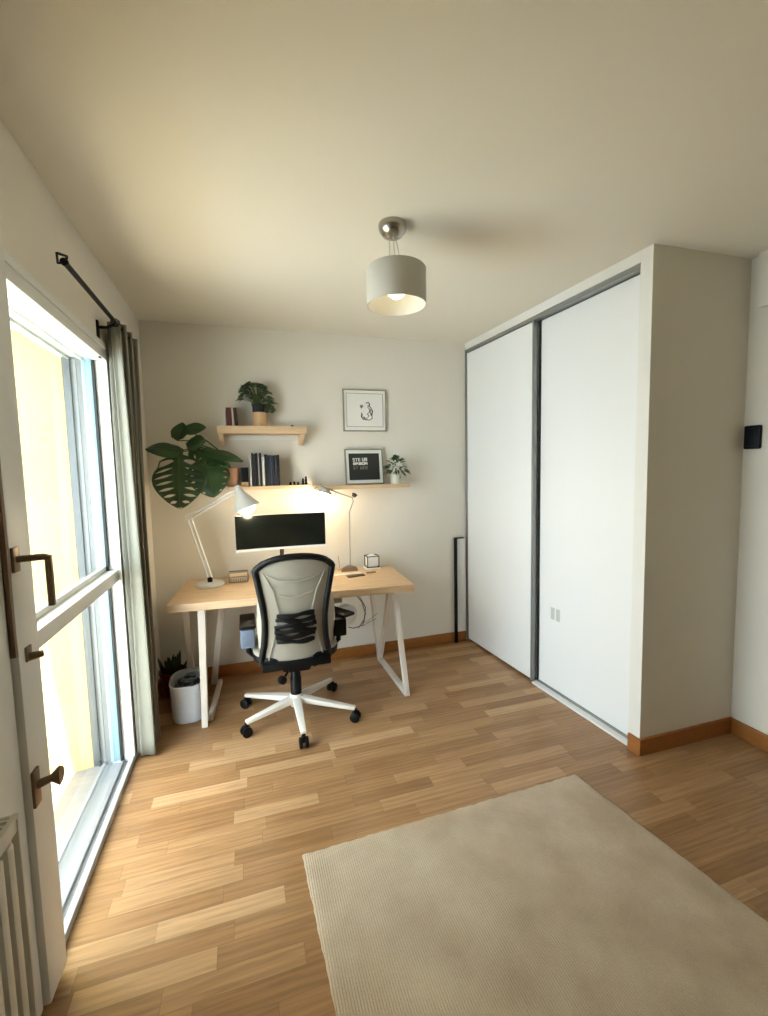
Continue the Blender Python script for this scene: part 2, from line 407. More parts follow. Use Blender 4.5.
# radiator
rd = thing('radiator', 'cream panel radiator low on the wall left of the balcony window', 'radiator', (XL+.05, .75, .08))
b = B()
y = .3
b.box((XL+.03, .30, .10), (XL+.07, 1.17, .70), .004)
k = 0
while y < 1.15:
    b.box((XL+.066, y, .12), (XL+.088, y+.028, .665), .008); y += .045
b.box((XL+.066, .30, .665), (XL+.082, 1.17, .70), .004); b.box((XL+.066, .30, .10), (XL+.082, 1.17, .125), .004)
b.box((XL+.02, 1.165, .10), (XL+.085, 1.172, .705), .002)
b.build('panel', M_rad, rd, world=True)
b = B()
y = .31
while y < 1.16:
    b.box((XL+.012, y, .70), (XL+.08, y+.006, .706)); y += .02
b.box((XL+.074, .30, .70), (XL+.086, 1.17, .708)); b.box((XL+.012, .30, .70), (XL+.02, 1.17, .708))
b.build('top_grille', M_rad, rd, world=True)
b = B(); b.box((XL+.015, .32, .66), (XL+.03, 1.15, .69)); b.box((XL+.004, .95, .2), (XL+.028, .98, .665)); b.build('bracket', M_dark, rd, world=True)
b = B(); b.tube([(XL+.05, 1.1, .0), (XL+.05, 1.1, .11)], .008); b.build('pipe', M_rad, rd, world=True)

# ------------------------------------------------------------------ BALCONY
b = B(); b.box((-2.6, -2.5, -.25), (XL-.2, 2.52, -.02)); struct('balcony_floor', b, M_tile)
b = B(); b.box((-1.75, 2.52, -.25), (XL-.19, 2.72, 2.9)); struct('balcony_wall', b, M_yellow)
b = B(); b.box((-1.12, -2.5, 2.16), (XL-.2, 2.52, 2.3)); struct('balcony_soffit', b, mat('soffit_paint', (214,210,196), .9))

# ------------------------------------------------------------------ CURTAIN + ROD
RX = XL+.075; RZ = 2.195
rod = thing('curtain_rod', 'black iron curtain rod with open arrowhead finial above window', 'curtain rod', (RX, 2.2, RZ))
b = B(); b.tube([(RX, 1.80, RZ), (RX, 2.80, RZ)], .0095, 12); b.build('pole', M_iron, rod, world=True)
b = B()
for q in (-1, 1):
    b.bar((RX, 1.728, RZ), (RX+q*.014, 1.775, RZ+q*.012), .007, .007, bev=.001)
    b.bar((RX+q*.014, 1.775, RZ+q*.012), (RX, 1.80, RZ), .007, .007, bev=.001)
b.lathe([(0,0),(.012,.0),(.013,.012),(0,.018)], c=(RX,1.80,RZ), M=Euler((PI/2,0,0)).to_matrix(), n=14)
b.build('finial', M_iron, rod, world=True)
for y in (2.40, 2.78):
    b = B(); b.tube([(XL+.004, y, RZ-.03), (XL+.04, y, RZ-.03), (RX, y, RZ-.012)], .007, 8); b.box((XL, y-.012, RZ-.17), (XL+.008, y+.012, RZ), .001)
    b.build('bracket', M_iron, rod, world=True)

cu = thing('curtain', 'grey-beige linen curtain bunched beside the balcony window', 'curtain', (RX, 2.57, .02))
def cfun(u, v):
    z = .03 + v*(2.212-.03)
    y0 = 2.475 - .045*v; y1 = 2.66 + .10*v
    a = .030 + .012*(1-v)
    y = y0 + (y1-y0)*u + .012*math.sin(u*2*PI*5.5*2+1)
    x = RX - .012 + (.0)*v - .004*(1-v) + a*math.sin(u*2*PI*5.5 - .6) + .008*math.sin(u*17+v*3)
    x = max(x, XL+.022)
    return (x, y, z - (0.02*math.sin(u*9+2) if v == 0 else 0))
b = B(); b.grid(cfun, 132, 30); b.build('fabric', M_curtain, cu, world=True, solid=.004)
for i in range(6):
    y = 2.405 + i*.068
    b = B()
    b.tube([(RX+.018*math.cos(t), y, RZ+.018*math.sin(t)-.004) for t in [j*2*PI/14 for j in range(15)]], .0022, 6, cap=False)
    b.build('ring', M_iron, cu, world=True)

# ------------------------------------------------------------------ RUG
b = B()
RC = [V((.148,1.612,0)), V((1.445,1.64,0)), V((1.66,-.25,0)), V((.235,-.25,0))]
def rugpt(u, v, z, wob=1):
    p = (RC[0]*(1-u)+RC[1]*u)*(1-v) + (RC[3]*(1-u)+RC[2]*u)*v
    e = .0015*math.sin(u*160)+.0015*math.sin(u*61+1)
    if v in (0,): p = p + V((0, e, 0))
    if u in (0, 1): p = p + V((.0012*math.sin(v*190)+.001*math.sin(v*67), 0, 0))
    return (p.x, p.y, z)
nu, nv = 90, 90
b.grid(lambda u,v: rugpt(u,v,.013 if 0<u<1 and 0<v<1 else .009), nu, nv)
b.grid(lambda u,v: rugpt(u,v,.0), nu, nv)
bmv = b.bm
for sd in range(4):
    for i in range(nu):
        t0, t1 = i/nu, (i+1)/nu
        q = [((t0,0),(t1,0)), ((t0,1),(t1,1)), ((0,t0),(0,t1)), ((1,t0),(1,t1))][sd]
        vs = [bmv.verts.new(V(rugpt(q[0][0],q[0][1],.009))), bmv.verts.new(V(rugpt(q[1][0],q[1][1],.009))), bmv.verts.new(V(rugpt(q[1][0],q[1][1],0))), bmv.verts.new(V(rugpt(q[0][0],q[0][1],0)))]
        bmv.faces.new(vs)
tag(b.build('rug', M_rug), 'large beige ribbed wool rug on the parquet floor', 'rug')

# ------------------------------------------------------------------ DESK
DA = -.0628; DC = V((.301, 2.965, 0)); DT = .742
dk = thing('desk', 'light wood topped desk on white wooden trestle legs', 'desk', DC, DA)
def dl(x, y, z):   # world -> desk local
    p = Matrix.Rotation(-DA, 3, 'Z') @ (V((x, y, z)) - DC); return p
b = B(); b.box((-.735, -.31, DT-.046), (.735, .31, DT), .004); b.build('desktop', M_desk, dk)
ZT = DT-.0465
def leg(p, q, w=.036, h=.036, w2=None, name='leg'):
    bb = B(); bb.bar(dl(*p), dl(*q), w, h, up=(0,1,0) if abs(p[2]-q[2]) > .2 else (0,0,1), w2=w2, h2=w2); return bb.build(name, M_leg, dk)
leg((.958,2.625,0), (.925,2.75,ZT), .034, .034)
leg((.948,3.19,.03), (.912,2.79,ZT), .032, .032)
leg((.955,3.235,.0), (.885,3.215,ZT), .034, .034)
leg((.955,2.64,.016), (.950,3.22,.016), .034, .03, name='brace')
leg((.92,2.70,ZT-.02), (.89,3.2,ZT-.02), .03, .03, name='brace')
leg((-.283,2.69,0), (-.272,2.76,ZT), .034, .034, .042)
leg((-.262,3.19,.03), (-.160,2.95,ZT), .040, .034)
leg((-.400,3.20,.0), (-.380,2.92,ZT), .038, .034)
leg((-.258,2.74,.016), (-.225,3.235,.016), .032, .03, name='brace')
leg((-.272,2.76,ZT-.02), (-.23,3.235,ZT-.02), .03, .03, name='brace')
b = B(); b.box(dl(.34,2.73,0)+V((0,0,ZT-.055)), dl(.58,3.0,0)+V((0,0,ZT)), .003); b.build('drawer_box', mat('olive_drawer', (170,156,124), .6), dk)

# cable reel hanging below the desk
rl = thing('cable_reel', 'round white cable reel with loose grey cord under desk', 'cable reel', (.70, 3.05, .38))
b = B(); b.lathe([(0,-.03),(.06,-.03),(.075,-.02),(.08,0),(.075,.02),(.06,.03),(0,.03)], c=(.655,3.05,.452), M=Euler((PI/2,0,0)).to_matrix(), n=32)
b.build('drum', M_white, rl, world=True)
b = B()
b.tube([(.70,3.02,ZT), (.705,3.0,.62), (.76,2.99,.55), (.785,2.99,.46), (.765,2.99,.38), (.70,3.0,.36), (.66,3.01,.37)], .0035, 6)
b.tube([(.72,3.02,ZT), (.74,3.0,.60), (.79,3.0,.50), (.775,2.99,.42), (.73,2.99,.36)], .003, 6)
b.tube([(.75,2.99,.39), (.80,2.96,.42), (.86,2.94,.47)], .0016, 5); b.tube([(.76,2.99,.37), (.81,2.96,.41), (.85,2.94,.43)], .0016, 5)
b.build('cord', mat('grey_cord', (110,110,112), .6), rl, world=True)

# ------------------------------------------------------------------ CHAIR
CC = V((.243, 2.62, 0))
ch = thing('office_chair', 'mesh-backed beige and black office chair rolled up to the desk', 'chair', CC)
b = B()
b.lathe([(0,.075),(.036,.075),(.040,.085),(.040,.135),(.034,.15),(0,.15)], n=24); b.build('hub', M_legw, ch)
casters = [(201,.315), (144,.365), (270,.325), (332,.365), (42,.35)]
for a, r in casters:
    t = math.radians(a); d = V((math.cos(t), math.sin(t), 0))
    b = B()
    b.bar(d*.02+V((0,0,.118)), d*(r-.0)+V((0,0,.082)), .052, .036, w2=.030, h2=.020, bev=.006)
    b.build('leg', M_legw, ch)
    p = d*r
    b = B()
    side = V((-d.y, d.x, 0))
    for sgn in (-1, 1):
        b.tube([p+side*sgn*.007+V((0,0,.030)), p+side*sgn*.011+V((0,0,.030)), p+side*sgn*.023+V((0,0,.030)), p+side*sgn*.026+V((0,0,.030))], [.022,.029,.029,.022], 20)
    b.tube([p+V((0,0,.03)), p+V((0,0,.078))], .008, 8)
    b.box(p+V((-.013,-.013,.040)), p+V((.013,.013,.068)), .006)
    b.build('caster', M_black, ch)
b = B(); b.lathe([(0,.14),(.033,.14),(.034,.25),(.030,.255),(.028,.38),(0,.38)], n=20); b.build('gas_column', M_black, ch)
b = B(); b.box((-.085,-.12,.335), (.085,.10,.405), .02); b.box((-.06, -.25, .39), (.06, -.10, .44), .01)
b.box((-.15,-.08,.395),(.15,.1,.43),.01)
b.build('mechanism', M_black, ch)
b = B(); b.tube([(-.03,0,.31), (-.075,-.04,.265)], .007, 8); b.lathe([(0,-.018),(.022,-.016),(.026,0),(.022,.016),(0,.018)], c=(-.082,-.045,.262), M=Euler((PI/2,0,.4)).to_matrix(), n=16)
b.build('tension_knob', M_black, ch)
b = B()
b.tube([(.08,-.06,.38), (.13,-.10,.37), (.18,-.11,.385)], [.006,.007,.010], 8, flat=.6)
b.tube([(.10,-.02,.39), (.17,-.06,.395), (.235,-.08,.41)], [.006,.007,.011], 8, flat=.6)
b.tube([(.02,-.12,.40), (.09,-.2,.395), (.16,-.17,.405), (.22,-.10,.42)], .010, 8)
b.build('lever', M_black, ch)
# seat
b = B()
def seat(z, s):
    pts = []
    for k in range(48):
        t = 2*PI*k/48; n = 4.
        cx = abs(math.cos(t))**(2/n)*math.copysign(1, math.cos(t)); cy = abs(math.sin(t))**(2/n)*math.copysign(1, math.sin(t))
        pts.append(V((cx*.245*s, cy*.235*s + .01, z - .012*(cy**2)*(1 if cy > 0 else 0))))
    return pts
rings = [[b.bm.verts.new(p) for p in seat(z, s)] for z, s in ((.425,.86),(.427,.93),(.437,.985),(.460,1.),(.475,.985),(.487,.93),(.490,.8),(.483,.4))]
for i in range(len(rings)-1):
    for k in range(48):
        f = b.bm.faces.new((rings[i][k], rings[i][(k+1)%48], rings[i+1][(k+1)%48], rings[i+1][k])); f.smooth = True; f.material_index = 0 if i > 3 else 1
b.bm.faces.new(rings[0][::-1]); f = b.bm.faces.new(rings[-1]); f.smooth = True
b.build('seat', [M_mesh, M_black], ch)
# backrest: hourglass frame. z from .47 to 1.06, local y from -.25 (bottom) to -.31 (top)
prof = [(0,.187),(.08,.180),(.2,.168),(.34,.162),(.45,.162),(.6,.172),(.75,.187),(.88,.200),(.95,.205),(1,.200)]
def hw(v):
    for (a, wa), (c, wc) in zip(prof, prof[1:]):
        if a <= v <= c: return wa + (wc-wa)*(v-a)/(c-a)
    return prof[-1][1]
Z0, Z1 = .440, 1.018
def by(v):  # depth of the frame line
    return -.235 - .045*math.sin(v*PI*.62) - .035*v*v
def bpt(u, v, off=0.):
    x = u*hw(v) + (-.012*(1-v) - .008*v)
    z = Z0 + (Z1-Z0)*v - (.035*(abs(u)**3) if v > .9 else 0)*(v-.9)*10 + (.022*(1-u*u) if v > .9 else 0)*(v-.9)*10
    y = by(v) + .045*u*u - .0 + off
    return V((x, y, z))
path = []
for i in range(26): path.append(bpt(-1, i/25*.93))
path.append(bpt(-.97,.965)); path.append(bpt(-.9,.99))
for i in range(1, 20): path.append(bpt(-.9+1.8*i/20, 1.0))
path.append(bpt(.9,.99)); path.append(bpt(.97,.965))
for i in range(26): path.append(bpt(1, .93-i/25*.93))
for i in range(1, 12): path.append(bpt(1-2*i/12, 0)+V((0,0,-.005*math.sin(i/12*PI))))
path.append(path[0])
b = B(); b.tube(path, [.0175]*len(path), 10, cap=False, up=(0,1,0), flat=1.); b.box((-.195,-.255,.412), (.175,-.20,.452), .008); b.build('back_frame', M_black, ch)
b = B(); b.grid(lambda u,v: bpt((u*2-1)*.985, .01+v*.985, .004 + .014*math.sin(v*PI)*math.cos((u-.5)*PI)), 26, 36)
b.build('back_mesh', M_mesh, ch, solid=.003)
# support shapes seen through the mesh
b = B()
for sgn in (-1, 1):
    b.tube([bpt(sgn*.80,.04,-.006), bpt(sgn*.70,.25,-.004), bpt(sgn*.52,.5,-.001), bpt(sgn*.62,.72,-.001), bpt(sgn*.82,.90,-.004)], [.004,.006,.007,.006,.003], 8, flat=.3, up=(0,1,0))
b.tube([bpt(-.78,.88,-.004), bpt(-.45,.82,.0), bpt(0,.80,.001), bpt(.45,.82,.0), bpt(.78,.88,-.004)], [.003,.005,.006,.005,.003], 8, flat=.3, up=(0,1,0))
b.tube([bpt(-.5,.68,.001), bpt(-.2,.655,.002), bpt(.2,.665,.002), bpt(.5,.69,.001)], .005, 8, flat=.35, up=(0,1,0))
b.build('back_support', M_mesh, ch)
b = B()
for i in range(6):
    v0 = .225 + i*.052
    wv = .70 - .04*abs(i-2.5)
    b.tube([bpt(-wv+2*wv*j/10 -.02, v0 + .008*math.sin(j*.75+i*1.7) + .006*(j-5)/5*(1 if i%2 else -1), -.011) for j in range(11)], [.0130+.003*math.sin(j+i) for j in range(11)], 6, flat=.5, up=(0,1,0))
lb = b.build('lumbar_strap', M_black, ch)
# beige outer shell wings
for sgn in (-1, 1):
    b = B()
    def wing(u, v, sgn=sgn):
        z = .450 + v*.40
        w = .012 + (.040 if sgn < 0 else .058)*math.sin(min(1, v*1.05)*PI)**.7
        vb = (z-Z0)/(Z1-Z0)
        x0 = sgn*(hw(max(0,vb))-.004)
        return (x0 + sgn*u*w, by(vb) + .055 + u*.10 + .0*v, z)
    b.grid(wing, 6, 16)
    b.build('side_shell', M_shell, ch, solid=.006)
# armrests
for sgn in (-1, 1):
    b = B()
    ax = sgn*.262
    b.tube([(sgn*.17,-.01,.425), (sgn*.235,-.02,.43), (ax,-.035,.46), (ax+sgn*.004,-.035,.56)], [.014,.015,.015,.013], 10, flat=1.3)
    ar = b.build('armrest_post', M_black, ch)
    b = B(); b.box((ax-.040,-.12,.505), (ax+.036,.03,.612), .014); b.build('armrest_housing', M_bluegrey if sgn < 0 else M_black, ar)
    rz = 0 if sgn < 0 else .5
    b = B(); b.box((ax-.044,-.115,.612), (ax+.044,.13,.632), .009, rot=(0,0,rz)); b.build('armrest_pad', M_black, ar)

# ------------------------------------------------------------------ MONITOR
MY = 3.06
mo = thing('computer_monitor', 'wide dark curved monitor with white rim on the desk', 'monitor', (.228, 3.08, DT))
def mxy(x): return MY + .02*((x-.228)/.3)**2*(-1)*.8
def mcurve(x0, x1, z0, z1, y0, y1, m, name, n=16, par=mo):
    bb = B(); vs = []
    for i in range(n+1):
        x = x0+(x1-x0)*i/n; yy = mxy(x)
        vs.append([bb.bm.verts.new(V((x, yy+dy, z))) for dy, z in ((y0,z0),(y1,z0),(y1,z1),(y0,z1))])
    for i in range(n):
        for k in range(4): bb.bm.faces.new((vs[i][k], vs[i][(k+1)%4], vs[i+1][(k+1)%4], vs[i+1][k]))
    bb.bm.faces.new(vs[0][::-1]); bb.bm.faces.new(vs[-1])
    return bb.build(name, m, par, world=True)
mcurve(-.072, .528, .958, 1.198, 0, .022, M_white, 'housing')
mcurve(-.070, .523, .974, 1.197, -.003, .0, M_screen, 'screen')
b = B(); b.box((.19, MY+.02, .98), (.27, MY+.05, 1.12), .006); b.tube([(.228,MY+.045,DT+.01), (.228,MY+.045,1.05)], .014, 12); b.build('stand_post', M_phone, mo, world=True)
b = B(); b.box((.11, 2.99, DT), (.35, 3.16, DT+.012), .005); b.build('stand_base', M_white, mo, world=True)

# ------------------------------------------------------------------ ARCHITECT LAMP (left)
LB = V((-.245, 3.10, DT))
la = thing('desk_lamp', 'white jointed architect lamp with cone shade left of monitor', 'lamp', LB)
b = B(); b.lathe([(0,0),(.085,0),(.092,.006),(.088,.018),(.03,.024),(.0,.024)], n=40); b.build('base', mat('lamp_base_grey', (196,196,192), .4), la)
LE = V((-.345, 3.04, 1.205)); LH = V((-.035, 2.93, 1.375))
b = B(); b.lathe([(0,.02),(.016,.02),(.016,.055),(0,.055)], n=16); b.build('swivel', M_black, la)
b = B()
o = V((.012,0,0)); foot = LB+V((0,0,.05))
for s in (-1, 1): b.tube([foot+o*s, LE+o*s], .0068, 8)
b.tube([foot+V((0,0,.02)), foot.lerp(LE,.3)], .004, 6)
b.tube([LE+V((-.02,0,0)), LE+V((.02,0,0))], .012, 10)
b.build('lower_arm', M_white, la, world=True)
b = B()
o2 = V((0,0,.011))
for s in (-1, 1): b.tube([LE+o2*s, LH+o2*s], .0055, 8)
b.build('upper_arm', M_white, la, world=True)
axis = V((.16, -.03, -.42)).normalized()      # shade opening direction
Q = axis.to_track_quat('Z', 'Y').to_matrix()
hd = thing('lamp_head', None, None, (0,0,0)) if False else None
b = B(); b.lathe([(0,-.03),(.012,-.03),(.020,-.02),(.022,.0),(.028,.02),(.086,.125),(.084,.125),(.026,.024),(.018,.004),(.0,.0)], c=LH, M=Q, n=36)
sh = b.build('lamp_shade', M_shade, la, world=True)
b = B(); b.lathe([(0,.06),(.02,.065),(.046,.10),(.056,.125),(.046,.148),(.022,.160),(0,.163)], c=LH, M=Q, n=24); b.build('bulb', M_bulb, sh, world=True)
bulbL = LH + axis*.19

# ------------------------------------------------------------------ RIGHT LAMP
rb = thing('reading_lamp', 'slender bent-neck lamp with white head right of monitor', 'lamp', (.72, 3.16, DT))
b = B(); b.prism([(-.06,-.03),(.055,-.035),(.03,.05),(-.0,.06)], lambda x,y:(.715+x*1.1,3.17+y,DT), lambda x,y:(.715+x*.9,3.17+y*.8,DT+.03)); b.build('base', M_darkwood, rb, world=True)
b = B(); b.tube([(.72,3.15,DT+.02), (.722,3.15,1.00), (.724,3.15,1.18), (.757,3.15,1.262), (.748,3.15,1.287)], [.0045,.0045,.006,.005,.005], 8); b.build('pole', mat('pole_grey', (150,146,136), .35, metal=.5), rb, world=True)
b = B(); b.lathe([(0,-.014),(.012,-.012),(.022,.012),(0,.018)], c=(.765,3.15,1.30), M=Euler((0,.5,0)).to_matrix(), n=16); b.build('joint_knob', M_iron, rb, world=True)
b = B(); b.tube([(.752,3.15,1.283), (.64,3.13,1.325), (.50,3.10,1.385)], [.0045,.005,.006], 8); b.build('arm', mat('arm_grey', (168,164,156), .4, metal=.4), rb, world=True)
b = B(); b.tube([(.50,3.10,1.385), (.475,3.10,1.362), (.445,3.10,1.352), (.415,3.10,1.36)], .0035, 6); b.build('wire', mat('wire_grey_b', (150,146,140), .5), rb, world=True); b = B()
b.tube([(.625,3.12,1.325), (.60,3.12,1.29), (.585,3.12,1.27)], .003, 6); b.build('wire', mat('wire_grey', (150,146,140), .5), rb, world=True)
ax2 = V((-.35, -.1, -1.)).normalized(); Q2 = ax2.to_track_quat('Z', 'Y').to_matrix()
hp = V((.545, 3.11, 1.345))
b = B(); b.lathe([(0,-.012),(.03,-.01),(.062,.022),(.060,.024),(.03,-.004),(0,-.006)], c=hp, M=Q2, n=32); sh2 = b.build('lamp_head', M_shade, rb, world=True)
b = B(); b.lathe([(0,.0),(.04,.002),(.045,.012),(.03,.022),(0,.026)], c=hp, M=Q2, n=24); b.build('bulb', M_bulb, sh2, world=True)

# ------------------------------------------------------------------ DESK ITEMS
b = B(); b.box((-.13,3.10,DT), (.0,3.16,DT+.075), .010); b.box((-.118,3.097,DT+.008), (-.012,3.101,DT+.036), .002, 1)
for i in range(9): b.box((-.114+i*.0115,3.094,DT+.010), (-.1095+i*.0115,3.0975,DT+.034), 0, 2)
b.box((-.122,3.096,DT+.044), (-.008,3.101,DT+.067), .002, 1)
tag(b.build('desk_radio', [mat('radio_grey', (122,114,98), .5), mat('radio_face', (190,168,136), .6), mat('radio_slot', (112,102,88), .6)]), 'small beige radio with ribbed front between lamp and chair', 'radio')
b = B(); b.box((.655,2.95,DT), (.78,3.0,DT+.009), .004, rot=(0,0,.12)); tag(b.build('phone_case', M_phone), 'dark brown leather phone case lying on the desk', 'phone case')
b = B(); b.box((.81,3.02,DT), (.88,3.043,DT+.008), .003, rot=(0,0,.1)); tag(b.build('trinket', M_darkwood), 'tiny flat brown object on desk right of the phone case', 'trinket')
b = B(); b.box((.55,3.03,DT), (.78,3.075,DT+.005), .002, rot=(0,0,.05)); tag(b.build('ruler', mat('ruler_white', (222,214,196), .5)), 'pale flat ruler on desk behind the phone case', 'ruler')
b = B(); b.tube([(.652,3.20,DT+.0), (.644,3.205,DT+.10), (.642,3.205,DT+.112)], [.004,.004,.001], 6); b.lathe([(0,0),(.02,0),(.02,.012),(0,.012)], c=(.652,3.20,DT), n=16)
tag(b.build('pen_on_stand', M_cardb), 'wooden pen upright in a little round holder', 'pen')
ln_ = thing('tea_light_lantern', 'white lantern box in a dark wire frame at desk corner', 'lantern', (.895, 3.190, DT))
b = B(); b.box((.857,3.152,DT+.018), (.935,3.228,DT+.088), .003); b.lathe([(.035,.09),(.03,.098),(.012,.105),(0,.106)], c=(.897,3.190,DT), n=20); b.build('glass_box', M_paper, ln_, world=True)
b = B()
for x in (.853,.942):
    for y in (3.148,3.232): b.bar((x,y,DT+.010), (x,y,DT+.095), .005, .005, bev=0)
for z in (DT+.012, DT+.094):
    b.bar((.853,3.148,z), (.942,3.148,z), .005, .005, bev=0); b.bar((.853,3.232,z), (.942,3.232,z), .005, .005, bev=0)
    b.bar((.853,3.148,z), (.853,3.232,z), .005, .005, bev=0); b.bar((.942,3.148,z), (.942,3.232,z), .005, .005, bev=0)
b.build('wire_frame', M_iron, ln_, world=True)
b = B(); b.box((.84,3.135,DT), (.955,3.245,DT+.009), .003); b.build('tray', M_paper, ln_, world=True)

# ------------------------------------------------------------------ SHELVES
def shelf(label, x0, x1, z, th, lip=False, dep=.17):
    s = thing('wall_shelf', label, 'shelf', ((x0+x1)/2, YB, z-th))
    bb = B(); bb.box((x0, YB-dep, z-th), (x1, YB, z), .002); bb.build('board', M_pine, s, world=True)
    if lip:
        bb = B(); bb.box((x0+.012, YB-.012, z-th-.035), (x1-.012, YB, z-th), .002); bb.build('back_rail', M_paper, s, world=True)
        for x in (x0+.006, x1-.040):
            bb = B(); bb.prism([(0,0),(-dep+.02,0),(-dep+.03,-.02),(-.03,-.075),(0,-.075)], lambda y,zz,x=x:(x, YB+y, z-th+zz), lambda y,zz,x=x:(x+.03, YB+y, z-th+zz)); bb.build('bracket', M_pine, s, world=True)
    return s
S1, S2, S3 = 1.800, 1.388, 1.374
shelf('pale wood shelf with end brackets, highest on the wall', -.155, .437, S1, .050, True)
shelf('thin pale wood shelf carrying the row of dark books', -.105, .462, S2, .024)
shelf('thin pale wood shelf below the framed letter board', .50, 1.215, S3, .028)

def book(x, w, h, z, m, label, group, dep=.13, lean=0., y=None):
    y = YB-.155 if y is None else y
    bb = B()
    bb.box((-w/2, 0, 0), (-w/2+.0022, dep, h), .0006, 0); bb.box((w/2-.0022, 0, 0), (w/2, dep, h), .0006, 0); bb.box((-w/2, -.001, 0), (w/2, .0035, h), .0008, 0)
    o = bb.build('cover', m, None); 
    root = thing('book', label, 'book', (x, y, z), 0, group)
    root.rotation_euler = (0, lean, 0)
    o.parent = root; o.location = (0, dep/2-.0005, 0)
    bb = B(); bb.box((-w/2+.002, .003, .003), (w/2-.002, dep-.004, h-.004)); p = bb.build('pages', M_paper, None); p.parent = root; p.location = (0, (dep-.001)/2, .003)
    return root
def bmat(c): return mat('book_%d_%d_%d' % c, c, .6)
x = -.112
for w, h, c, lab, le in ((.012,.112,(214,212,200),'thin white book, leftmost on the top shelf',0.), (.034,.122,(78,24,28),'thick dark red book on the top shelf',0.), (.010,.120,(206,190,170),'thin cream book right of the dark red one',-.02), (.024,.122,(52,28,22),'dark brown book nearest the variegated plant',-.05)):
    book(x+w/2, w, h, S1, bmat(c), lab, 'books on the top shelf', lean=le); x += w+.004
x = .042
cols = [(.010,.185,(206,206,200),'white spined book beside the black box, first of the row'), (.011,.205,(24,24,26),'black book next to the white spined book'), (.010,.200,(40,40,44),'second dark book from the white spine, slightly shorter'), (.010,.205,(20,20,22),'third dark book from the white spine'),
        (.009,.200,(150,146,140),'slim grey book splitting the two dark groups'), (.011,.205,(28,26,26),'black book just left of the thin pale gap book'), (.016,.180,(212,212,206),'pale low book between the two dark groups'),
        (.016,.195,(20,22,26),'black book first after the pale low book'), (.012,.190,(34,40,54),'navy book second after the pale low book'), (.012,.190,(58,64,80),'slate blue book third after the pale low book'), (.013,.188,(30,34,44),'dark blue book fourth after the pale low book'), (.014,.190,(44,46,56),'charcoal book second from the right end'), (.014,.192,(16,16,18),'black book at the right end of the row')]
for w, h, c, lab in cols:
    book(x+w/2, w, h*1.12, S2, bmat(c), lab, 'books on the middle shelf', lean=0); x += w+.0035

b = B(); b.box((-.020,3.20,S2), (.030,3.27,S2+.03), .002); tag(b.build('wood_block', M_cardb), 'small pale wooden block under the black camera box', 'block')
b = B(); b.box((-.018,3.205,S2+.03), (.030,3.265,S2+.130), .003); b.lathe([(0,0),(.014,0),(.014,.012),(0,.012)], c=(.006,3.205,S2+.08), M=Euler((PI/2,0,0)).to_matrix(), n=18)
tag(b.build('black_box', M_black), 'small black box on wooden block left of books', 'box')
def figurine(x, h, label, s=1.):
    bb = B(); bb.lathe([(0,0),(.011*s,0),(.012*s,.004),(.007*s,h*.35),(.010*s,h*.55),(.006*s,h*.72),(.008*s,h*.82),(.005*s,h),(0,h)], c=(x,3.24,S2), n=14)
    tag(bb.build('figurine', M_black), label, 'figurine')
figurine(.430, .060, 'tallest little dark figurine near the shelf end'); figurine(.408, .046, 'little dark figurine left of the tallest one')
figurine(.372, .022, 'low dark trinket third from shelf end', .8)
figurine(.345, .024, 'low dark trinket between two others on middle shelf', .9); figurine(.318, .022, 'low dark trinket closest to the books')
b = B(); b.lathe([(0,0),(.012,0),(.014,.006),(.008,.013),(0,.015)], c=(.345,3.235,S1), n=14); tag(b.build('pebble', M_dark), 'tiny dark pebble near right end of top shelf', 'pebble')

# ------------------------------------------------------------------ PLANTS
def leaf_simple(b, base, direc, L, W, droop=.3, mi=0, roll=0., nrm=None, ns=6):
    d = V(direc).normalized(); up = V((0,0,1)); a = d.cross(up)
    if a.length < .05: a = V((1,0,0))
    a.normalize(); n = a.cross(d).normalized()
    if roll: R_ = Matrix.Rotation(roll, 3, d); a = R_ @ a; n = R_ @ n
    def f(u, v):
        w = W/2*math.sin(PI*min(1, v**.75*1.0))**.8*(1-.15*v) if 0 < v < 1 else .0004
        s = u*2-1
        return V(base) + d*L*v + a*w*s + n*(abs(s)*w*.35) + V((0,0,-droop*L*v*v))
    b.grid(f, 4, ns, mi)

